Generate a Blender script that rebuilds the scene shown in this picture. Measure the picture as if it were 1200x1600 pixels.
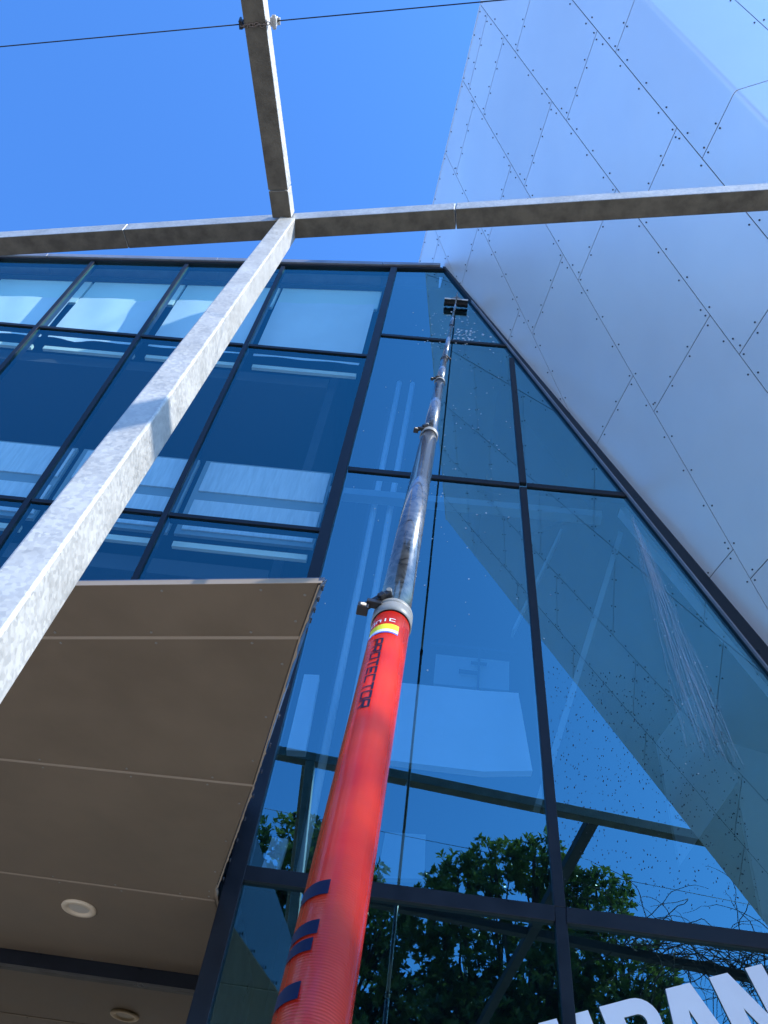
import bpy, bmesh, math, random
from mathutils import Vector, Matrix
random.seed(7)
rad = math.radians
scene = bpy.context.scene
for o in list(bpy.data.objects):
    bpy.data.objects.remove(o)

# ------------------------------------------------------------------ camera

CAMROWS = ((0.99257, 0.10006, -0.0692), (-0.03108, 0.75852, 0.65091), (0.11762, -0.64393, 0.75599))
cam_d = bpy.data.cameras.new('camera'); cam = bpy.data.objects.new('camera', cam_d)
scene.collection.objects.link(cam)
FPX = 1360.0
cam_d.sensor_fit = 'VERTICAL'; cam_d.sensor_height = 24.0; cam_d.lens = 24.0 * FPX / 1600.0
cam_d.clip_start = 0.02; cam_d.clip_end = 2000.0
r_ = Vector([row[0] for row in CAMROWS]); d_ = Vector([row[1] for row in CAMROWS]); f_ = Vector([row[2] for row in CAMROWS])
f_.normalize(); r_ = (r_ - f_ * r_.dot(f_)).normalized(); u_ = r_.cross(f_)
M = Matrix((r_, u_, -f_)).transposed().to_4x4(); M.translation = (0, 0, 1.6)
cam.matrix_world = M
scene.camera = cam

# ------------------------------------------------------------------ sky, sun, exposure
SUN = Vector((0.85, -0.42, 1.0)).normalized()
world = bpy.data.worlds.new('World'); scene.world = world; world.use_nodes = True
nt = world.node_tree; bg = nt.nodes['Background']
sky = nt.nodes.new('ShaderNodeTexSky'); sky.sky_type = 'NISHITA'; sky.sun_disc = False
sky.sun_elevation = math.asin(SUN.z); sky.sun_rotation = math.atan2(SUN.x, SUN.y)
sky.altitude = 0; sky.air_density = 1.0; sky.dust_density = 1.5; sky.ozone_density = 5.0
tint = nt.nodes.new('ShaderNodeMix'); tint.data_type = 'RGBA'; tint.blend_type = 'MULTIPLY'; tint.inputs['Factor'].default_value = 1.0
nt.links.new(sky.outputs['Color'], tint.inputs['A']); tint.inputs['B'].default_value = (0.47, 0.93, 1.44, 1)
nt.links.new(tint.outputs['Result'], bg.inputs['Color']); bg.inputs['Strength'].default_value = 0.15
sun_d = bpy.data.lights.new('sun', 'SUN'); sun_d.energy = 4.0; sun_d.angle = rad(0.5); sun_d.color = (1.0, 0.95, 0.87)
sun = bpy.data.objects.new('sun', sun_d); scene.collection.objects.link(sun)
sun.rotation_euler = SUN.to_track_quat('Z', 'Y').to_euler(); sun.location = SUN * 40
scene.view_settings.view_transform = 'Standard'; scene.view_settings.look = 'None'
scene.view_settings.gamma = 1.0; scene.view_settings.exposure = 1.0
scene.render.engine = 'CYCLES'
scene.render.resolution_x = 768; scene.render.resolution_y = 1024
scene.cycles.max_bounces = 10; scene.cycles.transparent_max_bounces = 16
scene.cycles.glossy_bounces = 6

# ------------------------------------------------------------------ materials
def newmat(name):
    m = bpy.data.materials.new(name); m.use_nodes = True
    return m, m.node_tree, m.node_tree.nodes['Principled BSDF']

def mat(name, color, rough=0.5, metal=0.0, noise=0.0, scale=8.0, bump=0.0, bscale=60.0, col2=None, stretch=None, spec=None, coat=0.0, rvar=0.0):
    m, t, b = newmat(name); N = t.nodes; L = t.links
    b.inputs['Base Color'].default_value = (*color, 1); b.inputs['Roughness'].default_value = rough
    b.inputs['Metallic'].default_value = metal
    if spec is not None: b.inputs['Specular IOR Level'].default_value = spec
    if coat: b.inputs['Coat Weight'].default_value = coat; b.inputs['Coat Roughness'].default_value = 0.05
    tc = N.new('ShaderNodeTexCoord'); mp = N.new('ShaderNodeMapping'); L.new(tc.outputs['Object'], mp.inputs['Vector'])
    if stretch: mp.inputs['Scale'].default_value = stretch
    if noise > 0 or rvar > 0:
        nz = N.new('ShaderNodeTexNoise'); nz.inputs['Scale'].default_value = scale; nz.inputs['Detail'].default_value = 6
        nz.inputs['Roughness'].default_value = 0.6; L.new(mp.outputs[0], nz.inputs['Vector'])
        if noise > 0:
            cr = N.new('ShaderNodeValToRGB'); c2 = col2 or tuple(c * (1 - noise) for c in color)
            cr.color_ramp.elements[0].position = 0.35; cr.color_ramp.elements[1].position = 0.65
            cr.color_ramp.elements[0].color = (*c2, 1); cr.color_ramp.elements[1].color = (*color, 1)
            L.new(nz.outputs['Fac'], cr.inputs['Fac']); L.new(cr.outputs['Color'], b.inputs['Base Color'])
        if rvar > 0:
            mr = N.new('ShaderNodeMapRange'); mr.inputs['From Min'].default_value = 0.3; mr.inputs['From Max'].default_value = 0.7
            mr.inputs['To Min'].default_value = rough - rvar; mr.inputs['To Max'].default_value = rough + rvar
            L.new(nz.outputs['Fac'], mr.inputs['Value']); L.new(mr.outputs[0], b.inputs['Roughness'])
    if bump > 0:
        nb = N.new('ShaderNodeTexNoise'); nb.inputs['Scale'].default_value = bscale; nb.inputs['Detail'].default_value = 3
        L.new(mp.outputs[0], nb.inputs['Vector'])
        bp = N.new('ShaderNodeBump'); bp.inputs['Strength'].default_value = bump; bp.inputs['Distance'].default_value = 0.02
        L.new(nb.outputs['Fac'], bp.inputs['Height']); L.new(bp.outputs['Normal'], b.inputs['Normal'])
    return m

def galvanised():
    # spangled zinc: crystalline Voronoi flakes plus grime
    m, t, b = newmat('galvanised_steel'); N = t.nodes; L = t.links
    tc = N.new('ShaderNodeTexCoord')
    vo = N.new('ShaderNodeTexVoronoi'); vo.inputs['Scale'].default_value = 85; L.new(tc.outputs['Object'], vo.inputs['Vector'])
    nz = N.new('ShaderNodeTexNoise'); nz.inputs['Scale'].default_value = 6; nz.inputs['Detail'].default_value = 8; L.new(tc.outputs['Object'], nz.inputs['Vector'])
    bw = N.new('ShaderNodeRGBToBW'); L.new(vo.outputs['Color'], bw.inputs['Color'])
    mx = N.new('ShaderNodeMath'); mx.operation = 'MULTIPLY_ADD'; mx.inputs[1].default_value = 0.42
    L.new(bw.outputs[0], mx.inputs[0]); L.new(nz.outputs['Fac'], mx.inputs[2])
    cr = N.new('ShaderNodeValToRGB'); e = cr.color_ramp.elements
    e[0].position = 0.35; e[0].color = (0.36, 0.36, 0.34, 1); e[1].position = 0.95; e[1].color = (0.58, 0.58, 0.555, 1)
    L.new(mx.outputs[0], cr.inputs['Fac']); L.new(cr.outputs['Color'], b.inputs['Base Color'])
    mr = N.new('ShaderNodeMapRange'); mr.inputs['To Min'].default_value = 0.38; mr.inputs['To Max'].default_value = 0.62
    L.new(bw.outputs[0], mr.inputs['Value']); L.new(mr.outputs[0], b.inputs['Roughness'])
    b.inputs['Metallic'].default_value = 0.35
    return m

def cladding_mat():
    m, t, b = newmat('satin_aluminium'); N = t.nodes; L = t.links
    b.inputs['Metallic'].default_value = 0.52
    tc = N.new('ShaderNodeTexCoord')
    nz = N.new('ShaderNodeTexNoise'); nz.inputs['Scale'].default_value = 0.9; nz.inputs['Detail'].default_value = 5; L.new(tc.outputs['Object'], nz.inputs['Vector'])
    cr = N.new('ShaderNodeValToRGB'); e = cr.color_ramp.elements
    e[0].position = 0.3; e[0].color = (0.92, 0.88, 0.87, 1); e[1].position = 0.72; e[1].color = (0.99, 0.945, 0.925, 1)
    L.new(nz.outputs['Fac'], cr.inputs['Fac'])
    oi = N.new('ShaderNodeObjectInfo'); vr = N.new('ShaderNodeMapRange'); vr.inputs['To Min'].default_value = 0.94; vr.inputs['To Max'].default_value = 1.0
    L.new(oi.outputs['Random'], vr.inputs['Value']); mv = N.new('ShaderNodeVectorMath'); mv.operation = 'SCALE'
    L.new(cr.outputs['Color'], mv.inputs[0]); L.new(vr.outputs[0], mv.inputs['Scale']); L.new(mv.outputs[0], b.inputs['Base Color'])
    n2 = N.new('ShaderNodeTexNoise'); n2.inputs['Scale'].default_value = 2.2; n2.inputs['Detail'].default_value = 6; L.new(tc.outputs['Object'], n2.inputs['Vector'])
    mr = N.new('ShaderNodeMapRange'); mr.inputs['From Min'].default_value = 0.3; mr.inputs['From Max'].default_value = 0.7
    mr.inputs['To Min'].default_value = 0.36; mr.inputs['To Max'].default_value = 0.41
    L.new(n2.outputs['Fac'], mr.inputs['Value']); L.new(mr.outputs[0], b.inputs['Roughness'])
    n3 = N.new('ShaderNodeTexNoise'); n3.inputs['Scale'].default_value = 1.3; n3.inputs['Detail'].default_value = 2; L.new(tc.outputs['Object'], n3.inputs['Vector'])
    bp = N.new('ShaderNodeBump'); bp.inputs['Strength'].default_value = 0.25; bp.inputs['Distance'].default_value = 0.02
    L.new(n3.outputs['Fac'], bp.inputs['Height']); L.new(bp.outputs['Normal'], b.inputs['Normal'])
    return m

def glass_mat(name, trans=(0.16, 0.34, 0.5), refl=(0.62, 0.82, 1.0), base=0.14, ior=1.7, warp=0.0):
    m = bpy.data.materials.new(name); m.use_nodes = True; t = m.node_tree; N = t.nodes; L = t.links
    N.clear(); out = N.new('ShaderNodeOutputMaterial'); mix = N.new('ShaderNodeMixShader')
    tr = N.new('ShaderNodeBsdfTransparent'); tr.inputs[0].default_value = (*trans, 1)
    gl = N.new('ShaderNodeBsdfGlossy'); gl.inputs['Color'].default_value = (*refl, 1); gl.inputs['Roughness'].default_value = 0.0
    fr = N.new('ShaderNodeLayerWeight'); fr.inputs['Blend'].default_value = 0.5
    pw = N.new('ShaderNodeMath'); pw.operation = 'POWER'; pw.inputs[1].default_value = 3.0; L.new(fr.outputs['Facing'], pw.inputs[0])
    ad = N.new('ShaderNodeMath'); ad.operation = 'MULTIPLY_ADD'; ad.use_clamp = True; ad.inputs[1].default_value = 0.4; ad.inputs[2].default_value = base
    L.new(pw.outputs[0], ad.inputs[0]); L.new(ad.outputs[0], mix.inputs[0]); L.new(tr.outputs[0], mix.inputs[1]); L.new(gl.outputs[0], mix.inputs[2])
    L.new(mix.outputs[0], out.inputs['Surface'])
    if warp:
        tc = N.new('ShaderNodeTexCoord'); nz = N.new('ShaderNodeTexNoise'); nz.inputs['Scale'].default_value = 0.8; nz.inputs['Detail'].default_value = 1
        L.new(tc.outputs['Object'], nz.inputs['Vector']); bp = N.new('ShaderNodeBump'); bp.inputs['Strength'].default_value = warp; bp.inputs['Distance'].default_value = 0.01
        L.new(nz.outputs['Fac'], bp.inputs['Height']); L.new(bp.outputs['Normal'], gl.inputs['Normal']); L.new(bp.outputs['Normal'], fr.inputs['Normal'])
    return m

def water_mat(name, alpha=0.45, col=(0.85, 0.93, 1.0)):
    m = bpy.data.materials.new(name); m.use_nodes = True; t = m.node_tree; N = t.nodes; L = t.links
    b = N['Principled BSDF']; b.inputs['Base Color'].default_value = (*col, 1); b.inputs['Roughness'].default_value = 0.1
    b.inputs['Alpha'].default_value = alpha
    return m

def leaf_mat():
    m, t, b = newmat('glossy_leaf'); N = t.nodes; L = t.links
    tc = N.new('ShaderNodeTexCoord'); nz = N.new('ShaderNodeTexNoise'); nz.inputs['Scale'].default_value = 1.6; nz.inputs['Detail'].default_value = 3
    L.new(tc.outputs['Object'], nz.inputs['Vector'])
    cr = N.new('ShaderNodeValToRGB'); e = cr.color_ramp.elements
    e[0].position = 0.35; e[0].color = (0.05, 0.11, 0.025, 1); e[1].position = 0.62; e[1].color = (0.2, 0.26, 0.05, 1)
    L.new(nz.outputs['Fac'], cr.inputs['Fac']); L.new(cr.outputs['Color'], b.inputs['Base Color'])
    b.inputs['Roughness'].default_value = 0.28
    tl = N.new('ShaderNodeBsdfTranslucent'); L.new(cr.outputs['Color'], tl.inputs['Color'])
    mx = N.new('ShaderNodeMixShader'); mx.inputs[0].default_value = 0.42
    L.new(b.outputs[0], mx.inputs[1]); L.new(tl.outputs[0], mx.inputs[2]); L.new(mx.outputs[0], N['Material Output'].inputs['Surface'])
    return m

MAT = {}
MAT['galv'] = galvanised()
MAT['clad'] = cladding_mat()
MAT['frame'] = mat('dark_anodised_frame', (0.014, 0.017, 0.024), 0.36, 0.0, spec=0.28, noise=0.3, scale=4, rvar=0.1)
MAT['cap'] = mat('grey_roof_flashing', (0.3, 0.31, 0.35), 0.45, 0.5, noise=0.25, scale=3)
MAT['glass'] = glass_mat('tinted_glass', trans=(0.44, 0.66, 0.8), refl=(0.42, 0.9, 1.0), base=0.255, warp=0.05)
MAT['glass_left'] = glass_mat('deep_blue_glass', trans=(0.74, 0.9, 0.93), refl=(0.2, 0.8, 0.95), base=0.125, warp=0.05)
MAT['glass_dark'] = glass_mat('dark_entrance_glass', trans=(0.05, 0.08, 0.1), refl=(1.0, 0.88, 0.68), base=0.4)
MAT['black'] = mat('black_plastic', (0.012, 0.012, 0.014), 0.35)
MAT['seam'] = mat('dark_joint', (0.02, 0.022, 0.03), 0.8)
MAT['screw'] = mat('dark_rivet', (0.05, 0.055, 0.07), 0.5, 0.5)
MAT['soffit'] = mat('bronze_brown_panel', (0.205, 0.152, 0.102), 0.45, 0.0, noise=0.22, scale=1.6, bump=0.03, bscale=300, rvar=0.05)
MAT['soffit_trim'] = mat('pale_brown_trim', (0.38, 0.30, 0.225), 0.5)
MAT['fascia'] = mat('blue_grey_fascia', (0.12, 0.15, 0.2), 0.4, 0.4)
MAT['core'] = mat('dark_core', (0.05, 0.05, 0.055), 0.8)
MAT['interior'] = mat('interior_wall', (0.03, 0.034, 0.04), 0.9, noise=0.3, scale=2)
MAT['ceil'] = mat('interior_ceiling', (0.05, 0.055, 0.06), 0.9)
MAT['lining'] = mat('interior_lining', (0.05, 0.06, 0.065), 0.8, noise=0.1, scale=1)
MAT['shaded_steel'] = mat('shade_toned_steel', (0.045, 0.042, 0.038), 0.7, 0.0, noise=0.4, scale=7)  # rear beams: same steel as the front, with shade put into the colour
MAT['brown_underside'] = mat('brown_steel_underside', (0.15, 0.132, 0.10), 0.75, 0.0, noise=0.45, scale=9, bump=0.1, bscale=90)  # beam underside faces are coloured darker and browner than the sides
MAT['pale'] = mat('pale_blind', (0.8, 0.82, 0.82), 0.8, noise=0.06, scale=2.0)
MAT['bulk'] = mat('grey_bulkhead', (0.28, 0.33, 0.34), 0.8)
MAT['bulk_dim'] = mat('dim_grey_lining', (0.17, 0.2, 0.2), 0.8)
MAT['bulk_top'] = mat('pale_green_bulkhead', (0.72, 0.82, 0.74), 0.8)
MAT['streak'] = mat('streaked_panel', (0.78, 0.8, 0.82), 0.7, noise=0.2, scale=7, stretch=(5, 1, 0.5), col2=(0.62, 0.67, 0.7))
MAT['red'] = None
MAT['collar'] = mat('grey_collar', (0.24, 0.235, 0.215), 0.45)
MAT['navy'] = mat('navy_print', (0.004, 0.008, 0.035), 0.6, spec=0.2)
MAT['white'] = mat('white_print', (0.85, 0.85, 0.85), 0.4)
MAT['yellow'] = mat('yellow_sticker', (0.85, 0.75, 0.0), 0.4)
MAT['blue'] = mat('blue_print', (0.12, 0.12, 0.6), 0.4)
MAT['sign'] = mat('white_vinyl', (0.82, 0.84, 0.88), 0.5, noise=0.04, scale=6)
MAT['wire'] = mat('dark_wire', (0.02, 0.02, 0.025), 0.5, 0.3)
MAT['chain'] = mat('steel_chain', (0.25, 0.2, 0.17), 0.4, 0.8)
MAT['bark'] = mat('bark', (0.12, 0.09, 0.06), 0.9, noise=0.4, scale=12, bump=0.4, bscale=20)
MAT['twig'] = mat('bare_twig', (0.10, 0.07, 0.055), 0.9, noise=0.3, scale=10)
MAT['leaf'] = leaf_mat()
MAT['water'] = water_mat('water_spray', 0.13, (0.7, 0.85, 1.0))
MAT['drop'] = water_mat('water_drop', 0.5)
MAT['dirt'] = mat('dirt_speck', (0.03, 0.045, 0.07), 0.8)
MAT['lamp_white'] = mat('cream_lamp_trim', (0.75, 0.62, 0.45), 0.5)
MAT['lamp_glass'] = mat('lamp_diffuser', (0.55, 0.5, 0.42), 0.3)
MAT['pave'] = mat('concrete_pavers', (0.36, 0.335, 0.30), 0.9, noise=0.25, scale=0.8, bump=0.2, bscale=15)

def red_mat():
    m, t, b = newmat('red_composite'); N = t.nodes; L = t.links
    tc = N.new('ShaderNodeTexCoord')
    nz = N.new('ShaderNodeTexNoise'); nz.inputs['Scale'].default_value = 14; nz.inputs['Detail'].default_value = 4; L.new(tc.outputs['Object'], nz.inputs['Vector'])
    cr = N.new('ShaderNodeValToRGB'); e = cr.color_ramp.elements
    e[0].position = 0.3; e[0].color = (0.62, 0.014, 0.003, 1); e[1].position = 0.7; e[1].color = (0.76, 0.034, 0.006, 1)
    L.new(nz.outputs['Fac'], cr.inputs['Fac']); L.new(cr.outputs['Color'], b.inputs['Base Color'])
    wv = N.new('ShaderNodeTexWave'); wv.wave_type = 'BANDS'; wv.bands_direction = 'Z'; wv.inputs['Scale'].default_value = 110; wv.inputs['Distortion'].default_value = 1.2
    wv.inputs['Detail'].default_value = 1; L.new(tc.outputs['Object'], wv.inputs['Vector'])
    bp = N.new('ShaderNodeBump'); bp.inputs['Strength'].default_value = 0.22; bp.inputs['Distance'].default_value = 0.0008
    L.new(wv.outputs['Fac'], bp.inputs['Height']); L.new(bp.outputs['Normal'], b.inputs['Normal'])
    b.inputs['Roughness'].default_value = 0.22
    b.inputs['Coat Weight'].default_value = 0.25; b.inputs['Coat Roughness'].default_value = 0.08; b.inputs['Specular IOR Level'].default_value = 0.35
    return m
MAT['red'] = red_mat()

def carbon_mat():
    m, t, b = newmat('worn_carbon_tube'); N = t.nodes; L = t.links
    tc = N.new('ShaderNodeTexCoord'); mp = N.new('ShaderNodeMapping'); mp.inputs['Scale'].default_value = (1, 1, 0.6); L.new(tc.outputs['Object'], mp.inputs['Vector'])
    nz = N.new('ShaderNodeTexNoise'); nz.inputs['Scale'].default_value = 38; nz.inputs['Detail'].default_value = 6; nz.inputs['Distortion'].default_value = 1.5; L.new(mp.outputs[0], nz.inputs['Vector'])
    cr = N.new('ShaderNodeValToRGB'); e = cr.color_ramp.elements
    e[0].position = 0.38; e[0].color = (0.03, 0.03, 0.034, 1); e[1].position = 0.75; e[1].color = (0.15, 0.145, 0.14, 1)
    L.new(nz.outputs['Fac'], cr.inputs['Fac']); L.new(cr.outputs['Color'], b.inputs['Base Color'])
    mr = N.new('ShaderNodeMapRange'); mr.inputs['To Min'].default_value = 0.22; mr.inputs['To Max'].default_value = 0.36; L.new(nz.outputs['Fac'], mr.inputs['Value']); L.new(mr.outputs[0], b.inputs['Roughness'])
    b.inputs['Metallic'].default_value = 0.25; b.inputs['Coat Weight'].default_value = 1.0; b.inputs['Coat Roughness'].default_value = 0.06
    b.inputs['Coat IOR'].default_value = 1.8
    return m
MAT['carbon'] = carbon_mat()

# ------------------------------------------------------------------ builders
class MB:
    def __init__(s): s.v = []; s.f = []; s.m = []; s.mats = []; s.smooth = []
    def mi(s, m):
        if m not in s.mats: s.mats.append(m)
        return s.mats.index(m)
    def add(s, verts, faces, m=0, smooth=False):
        k = len(s.v); s.v += [tuple(p) for p in verts]
        for f in faces: s.f.append(tuple(i + k for i in f)); s.m.append(m); s.smooth.append(smooth)
        return k
    def box(s, c, h, axes=None, m=0):
        c = Vector(c); ax = axes or (Vector((1, 0, 0)), Vector((0, 1, 0)), Vector((0, 0, 1)))
        vs = [c + ax[0] * (i * h[0]) + ax[1] * (j * h[1]) + ax[2] * (k * h[2]) for i in (-1, 1) for j in (-1, 1) for k in (-1, 1)]
        s.add(vs, [(0, 1, 3, 2), (4, 6, 7, 5), (0, 4, 5, 1), (2, 3, 7, 6), (0, 2, 6, 4), (1, 5, 7, 3)], m)
    def bb(s, x0, x1, y0, y1, z0, z1, m=0):
        s.box(((x0 + x1) / 2, (y0 + y1) / 2, (z0 + z1) / 2), (abs(x1 - x0) / 2, abs(y1 - y0) / 2, abs(z1 - z0) / 2), m=m)
    def prism(s, poly, vec, m=0, smooth=False):
        n = len(poly); a = [Vector(p) for p in poly]; b = [p + Vector(vec) for p in a]
        s.add(a + b, [tuple(range(n - 1, -1, -1)), tuple(range(n, 2 * n))] + [(i, (i + 1) % n, n + (i + 1) % n, n + i) for i in range(n)], m, smooth)
    def tube(s, pts, radii, seg=8, m=0, cap=True, smooth=True):
        pts = [Vector(p) for p in pts]
        if not hasattr(radii, '__len__'): radii = [radii] * len(pts)
        rings = []; prev = None
        for i, p in enumerate(pts):
            t = (pts[min(i + 1, len(pts) - 1)] - pts[max(i - 1, 0)]).normalized()
            if prev is None:
                a = t.orthogonal().normalized()
            else:
                a = (prev - t * prev.dot(t)).normalized()
            prev = a; b = t.cross(a)
            rings.append([p + (a * math.cos(2 * math.pi * k / seg) + b * math.sin(2 * math.pi * k / seg)) * radii[i] for k in range(seg)])
        vs = [v for r in rings for v in r]; fs = []
        for i in range(len(rings) - 1):
            for k in range(seg):
                fs.append((i * seg + k, i * seg + (k + 1) % seg, (i + 1) * seg + (k + 1) % seg, (i + 1) * seg + k))
        k0 = s.add(vs, fs, m, smooth)
        if cap:
            s.f.append(tuple(k0 + k for k in range(seg - 1, -1, -1))); s.m.append(m); s.smooth.append(False)
            s.f.append(tuple(k0 + (len(rings) - 1) * seg + k for k in range(seg))); s.m.append(m); s.smooth.append(False)
    def disc(s, c, nrm, r, t=0.004, seg=8, m=0):
        c = Vector(c); nrm = Vector(nrm).normalized()
        s.tube([c - nrm * 0.001, c + nrm * t], r, seg, m, smooth=False)
    def build(s, name, mats, parent=None, bevel=0.0, origin=None):
        me = bpy.data.meshes.new(name); 
        off = Vector(origin) if origin is not None else Vector((0, 0, 0))
        me.from_pydata([(v[0] - off.x, v[1] - off.y, v[2] - off.z) for v in s.v], [], s.f); me.update()
        if not isinstance(mats, (list, tuple)): mats = [mats]
        for m_ in mats: me.materials.append(m_)
        me.polygons.foreach_set('material_index', s.m); me.polygons.foreach_set('use_smooth', s.smooth)
        o = bpy.data.objects.new(name, me); scene.collection.objects.link(o)
        o.location = off
        if parent is not None:
            o.parent = parent; 
            if parent.type == 'EMPTY' or True:
                o.matrix_parent_inverse = parent.matrix_basis.inverted() if parent.parent is None else (parent.parent.matrix_basis @ parent.matrix_parent_inverse @ parent.matrix_basis).inverted()
        if bevel > 0:
            b = o.modifiers.new('bevel', 'BEVEL'); b.width = bevel; b.segments = 2; b.limit_method = 'ANGLE'
        return o

def tag(o, label=None, cat=None, group=None, kind=None):
    if label: o['label'] = label
    if cat: o['category'] = cat
    if group: o['group'] = group
    if kind: o['kind'] = kind
    return o
def thing(name, loc, label, cat, group=None):
    o = bpy.data.objects.new(name, None); scene.collection.objects.link(o); o.location = loc
    o.empty_display_size = 0.3
    return tag(o, label, cat, group)

# ------------------------------------------------------------------ ground
b = MB(); b.add([(-300, -300, 0), (300, -300, 0), (300, 300, 0), (-300, 300, 0)], [(0, 1, 2, 3)])
tag(b.build('ground', MAT['pave']), kind='structure')

# ------------------------------------------------------------------ glass building
Y0 = 5.5                                   # face of the curtain wall
roofz = lambda x: 13.53 + 0.13 * x         # the roof line falls to the left
jx_in = lambda z: 0.626 + 0.442 * (11.257 - z) if z < 11.6 else -0.36 + (13.45 - z) * 0.452
B = thing('glass_building', (0, Y0, 0), 'tall building with a dark framed blue glass curtain wall and a sloping roof line', 'building')
def pane(name, poly, y=5.512, m='glass', label=None):
    b = MB(); b.add([(p[0], y, p[1]) for p in poly], [tuple(range(len(poly)))])
    o = b.build(name, MAT[m], B)
    if label: o['label'] = label
    return o
def member(name, x0, x1, z0, z1, y0=5.488, y1=5.60, m='frame', xt0=None, xt1=None):
    b = MB(); xt0 = x0 if xt0 is None else xt0; xt1 = x1 if xt1 is None else xt1
    b.prism([(x0, y0, z0), (x1, y0, z0), (xt1, y0, z1), (xt0, y0, z1)], (0, y1 - y0, 0))
    return b.build(name, MAT[m], B, bevel=0.004)
# vertical mullions of the left part
MX = [-8.0, -6.66, -5.33, -4.01, -2.65]
for x in MX:
    member('mullion', x - 0.028, x + 0.028, 4.1, roofz(x) - 0.05)
b = MB(); b.prism([(-1.19, 5.47, 0), (-1.06, 5.47, 0), (-1.03, 5.47, roofz(-1.05) - 0.05), (-1.12, 5.47, roofz(-1.05) - 0.05)], (0, 0.15, 0)); b.build('mullion', MAT['frame'], B, bevel=0.004)
# leaning mullion of the right part
member('mullion', 1.145, 1.225, 0, 4.3065, xt0=0.945, xt1=1.02)
member('mullion', 0.945, 1.02, 4.307, 8.58, xt0=0.727, xt1=0.797)
member('mullion', 0.727, 0.797, 8.65, 11.12, xt0=0.598, xt1=0.66)
# transoms
LZ = [10.88, 7.64, 4.5]
cols = [(-8.0, -6.66), (-6.66, -5.33), (-5.33, -4.01), (-4.01, -2.65), (-2.65, -1.13)]
for z in LZ:
    for x0, x1 in cols:
        member('transom', x0 + 0.036, x1 - 0.036 if x1 < -2 else x1 + 0.01, z - 0.025, z + 0.025, y0=5.493)
member('transom', -1.028, 0.56, 11.40, 11.45, y0=5.493)
member('transom', -1.03, 0.726, 8.58, 8.645, y0=5.493); member('transom', 0.80, 1.79, 8.595, 8.66, y0=5.493)
member('transom', -1.055, 0.945, 4.205, 4.307, y0=5.475); member('transom', 1.02, 3.72, 4.205, 4.307, y0=5.475)
# head frame and roof flashing following the falling roof line
b = MB(); b.prism([(-9, 5.48, roofz(-9) - 0.04), (-0.36, 5.48, roofz(-0.36) - 0.04), (-0.40, 5.48, roofz(-0.4) + 0.01), (-9, 5.48, roofz(-9) + 0.0)], (0, 0.13, 0)); b.build('head_frame', MAT['frame'], B)
b = MB()
for xa, xb in ((-9, -6.0), (-5.995, -3.6), (-3.595, -1.25), (-1.245, -0.42)):
    b.prism([(xa, 5.45, roofz(xa) + 0.004), (xb, 5.45, roofz(xb) + 0.024 * (xb > -1)), (xb, 5.45, roofz(xb) + 0.09), (xa, 5.45, roofz(xa) + 0.09)], (0, 0.5, 0))
b.build('roof_flashing', MAT['cap'], B, bevel=0.006)
# raking frame beside the metal wall
b = MB(); zs = [13.5, 12.5, 11.52, 11.25, 10, 8.635, 7, 5, 3, 1, 0]
for i in range(len(zs) - 1):
    za, zb_ = zs[i], zs[i + 1]
    xo = lambda z: (5.62 - 0.4192 * z - 0.390) / 0.905 + 0.16
    b.prism([(jx_in(za), 5.47, za), (jx_in(zb_), 5.47, zb_), (xo(zb_), 5.47, zb_), (xo(za), 5.47, za)], (0, 0.14, 0))
b.build('raking_frame', MAT['frame'], B)
b = MB()
for i in range(1, len(zs) - 1):
    za, zb_ = zs[i], zs[i + 1]
    b.prism([(jx_in(za) - 0.002, 5.462, za), (jx_in(zb_) - 0.002, 5.462, zb_), (jx_in(zb_) + 0.014, 5.462, zb_), (jx_in(za) + 0.014, 5.462, za)], (0, 0.03, 0))
b.build('raking_glazing_bead', MAT['cap'], B)
# panes
for x0, x1 in cols:
    for za, zb_ in ((10.88, None), (7.64, 10.88), (4.1, 7.64)):
        t0 = roofz(x0) - 0.02 if zb_ is None else zb_; t1 = roofz(x1) - 0.02 if zb_ is None else zb_
        pane('window_pane', [(x0, za), (x1, za), (x1, t1), (x0, t0)], m='glass_left')
fx = lambda z: 1.185 - 0.0525 * z
pane('window_pane', [(-1.08, 11.42), (0.56, 11.42), (jx_in(13.45), 13.45), (-1.08, 13.37)])
pane('window_pane', [(-1.08, 8.61), (fx(8.61), 8.61), (fx(11.3), 11.3), (0.56, 11.42), (-1.08, 11.42)])
pane('window_pane', [(fx(8.61), 8.61), (1.82, 8.61), (0.62, 11.3), (fx(11.3), 11.3)])
pane('window_pane', [(-1.08, 4.25), (fx(4.25), 4.25), (fx(8.61), 8.61), (-1.08, 8.61)])
pane('window_pane', [(fx(4.25), 4.25), (jx_in(4.25) + 0.03, 4.25), (1.82, 8.61), (fx(8.61), 8.61)])
pane('window_pane', [(-1.1, 0.0), (fx(0), 0), (fx(4.25), 4.25), (-1.1, 4.25)])
pane('window_pane', [(fx(0), 0), (jx_in(0), 0), (jx_in(4.25) + 0.03, 4.25), (fx(4.25), 4.25)])
# entrance recess
pane('window_pane', [(-7.5, 0), (-1.2, 0), (-1.2, 3.99), (-7.5, 3.99)], y=6.86, m='glass_dark')
b = MB(); b.bb(-7.5, -1.19, 6.80, 6.95, 3.985, 4.10); b.build('entrance_header', MAT['frame'], B)
b = MB(); b.bb(-1.188, -1.06, 5.645, 6.96, 0, 4.12); b.build('return_jamb', MAT['frame'], B)
b = MB(); b.bb(-7.7, -7.5, 5.5, 6.96, 0, 4.10); b.build('side_wall', MAT['core'], B)
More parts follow.
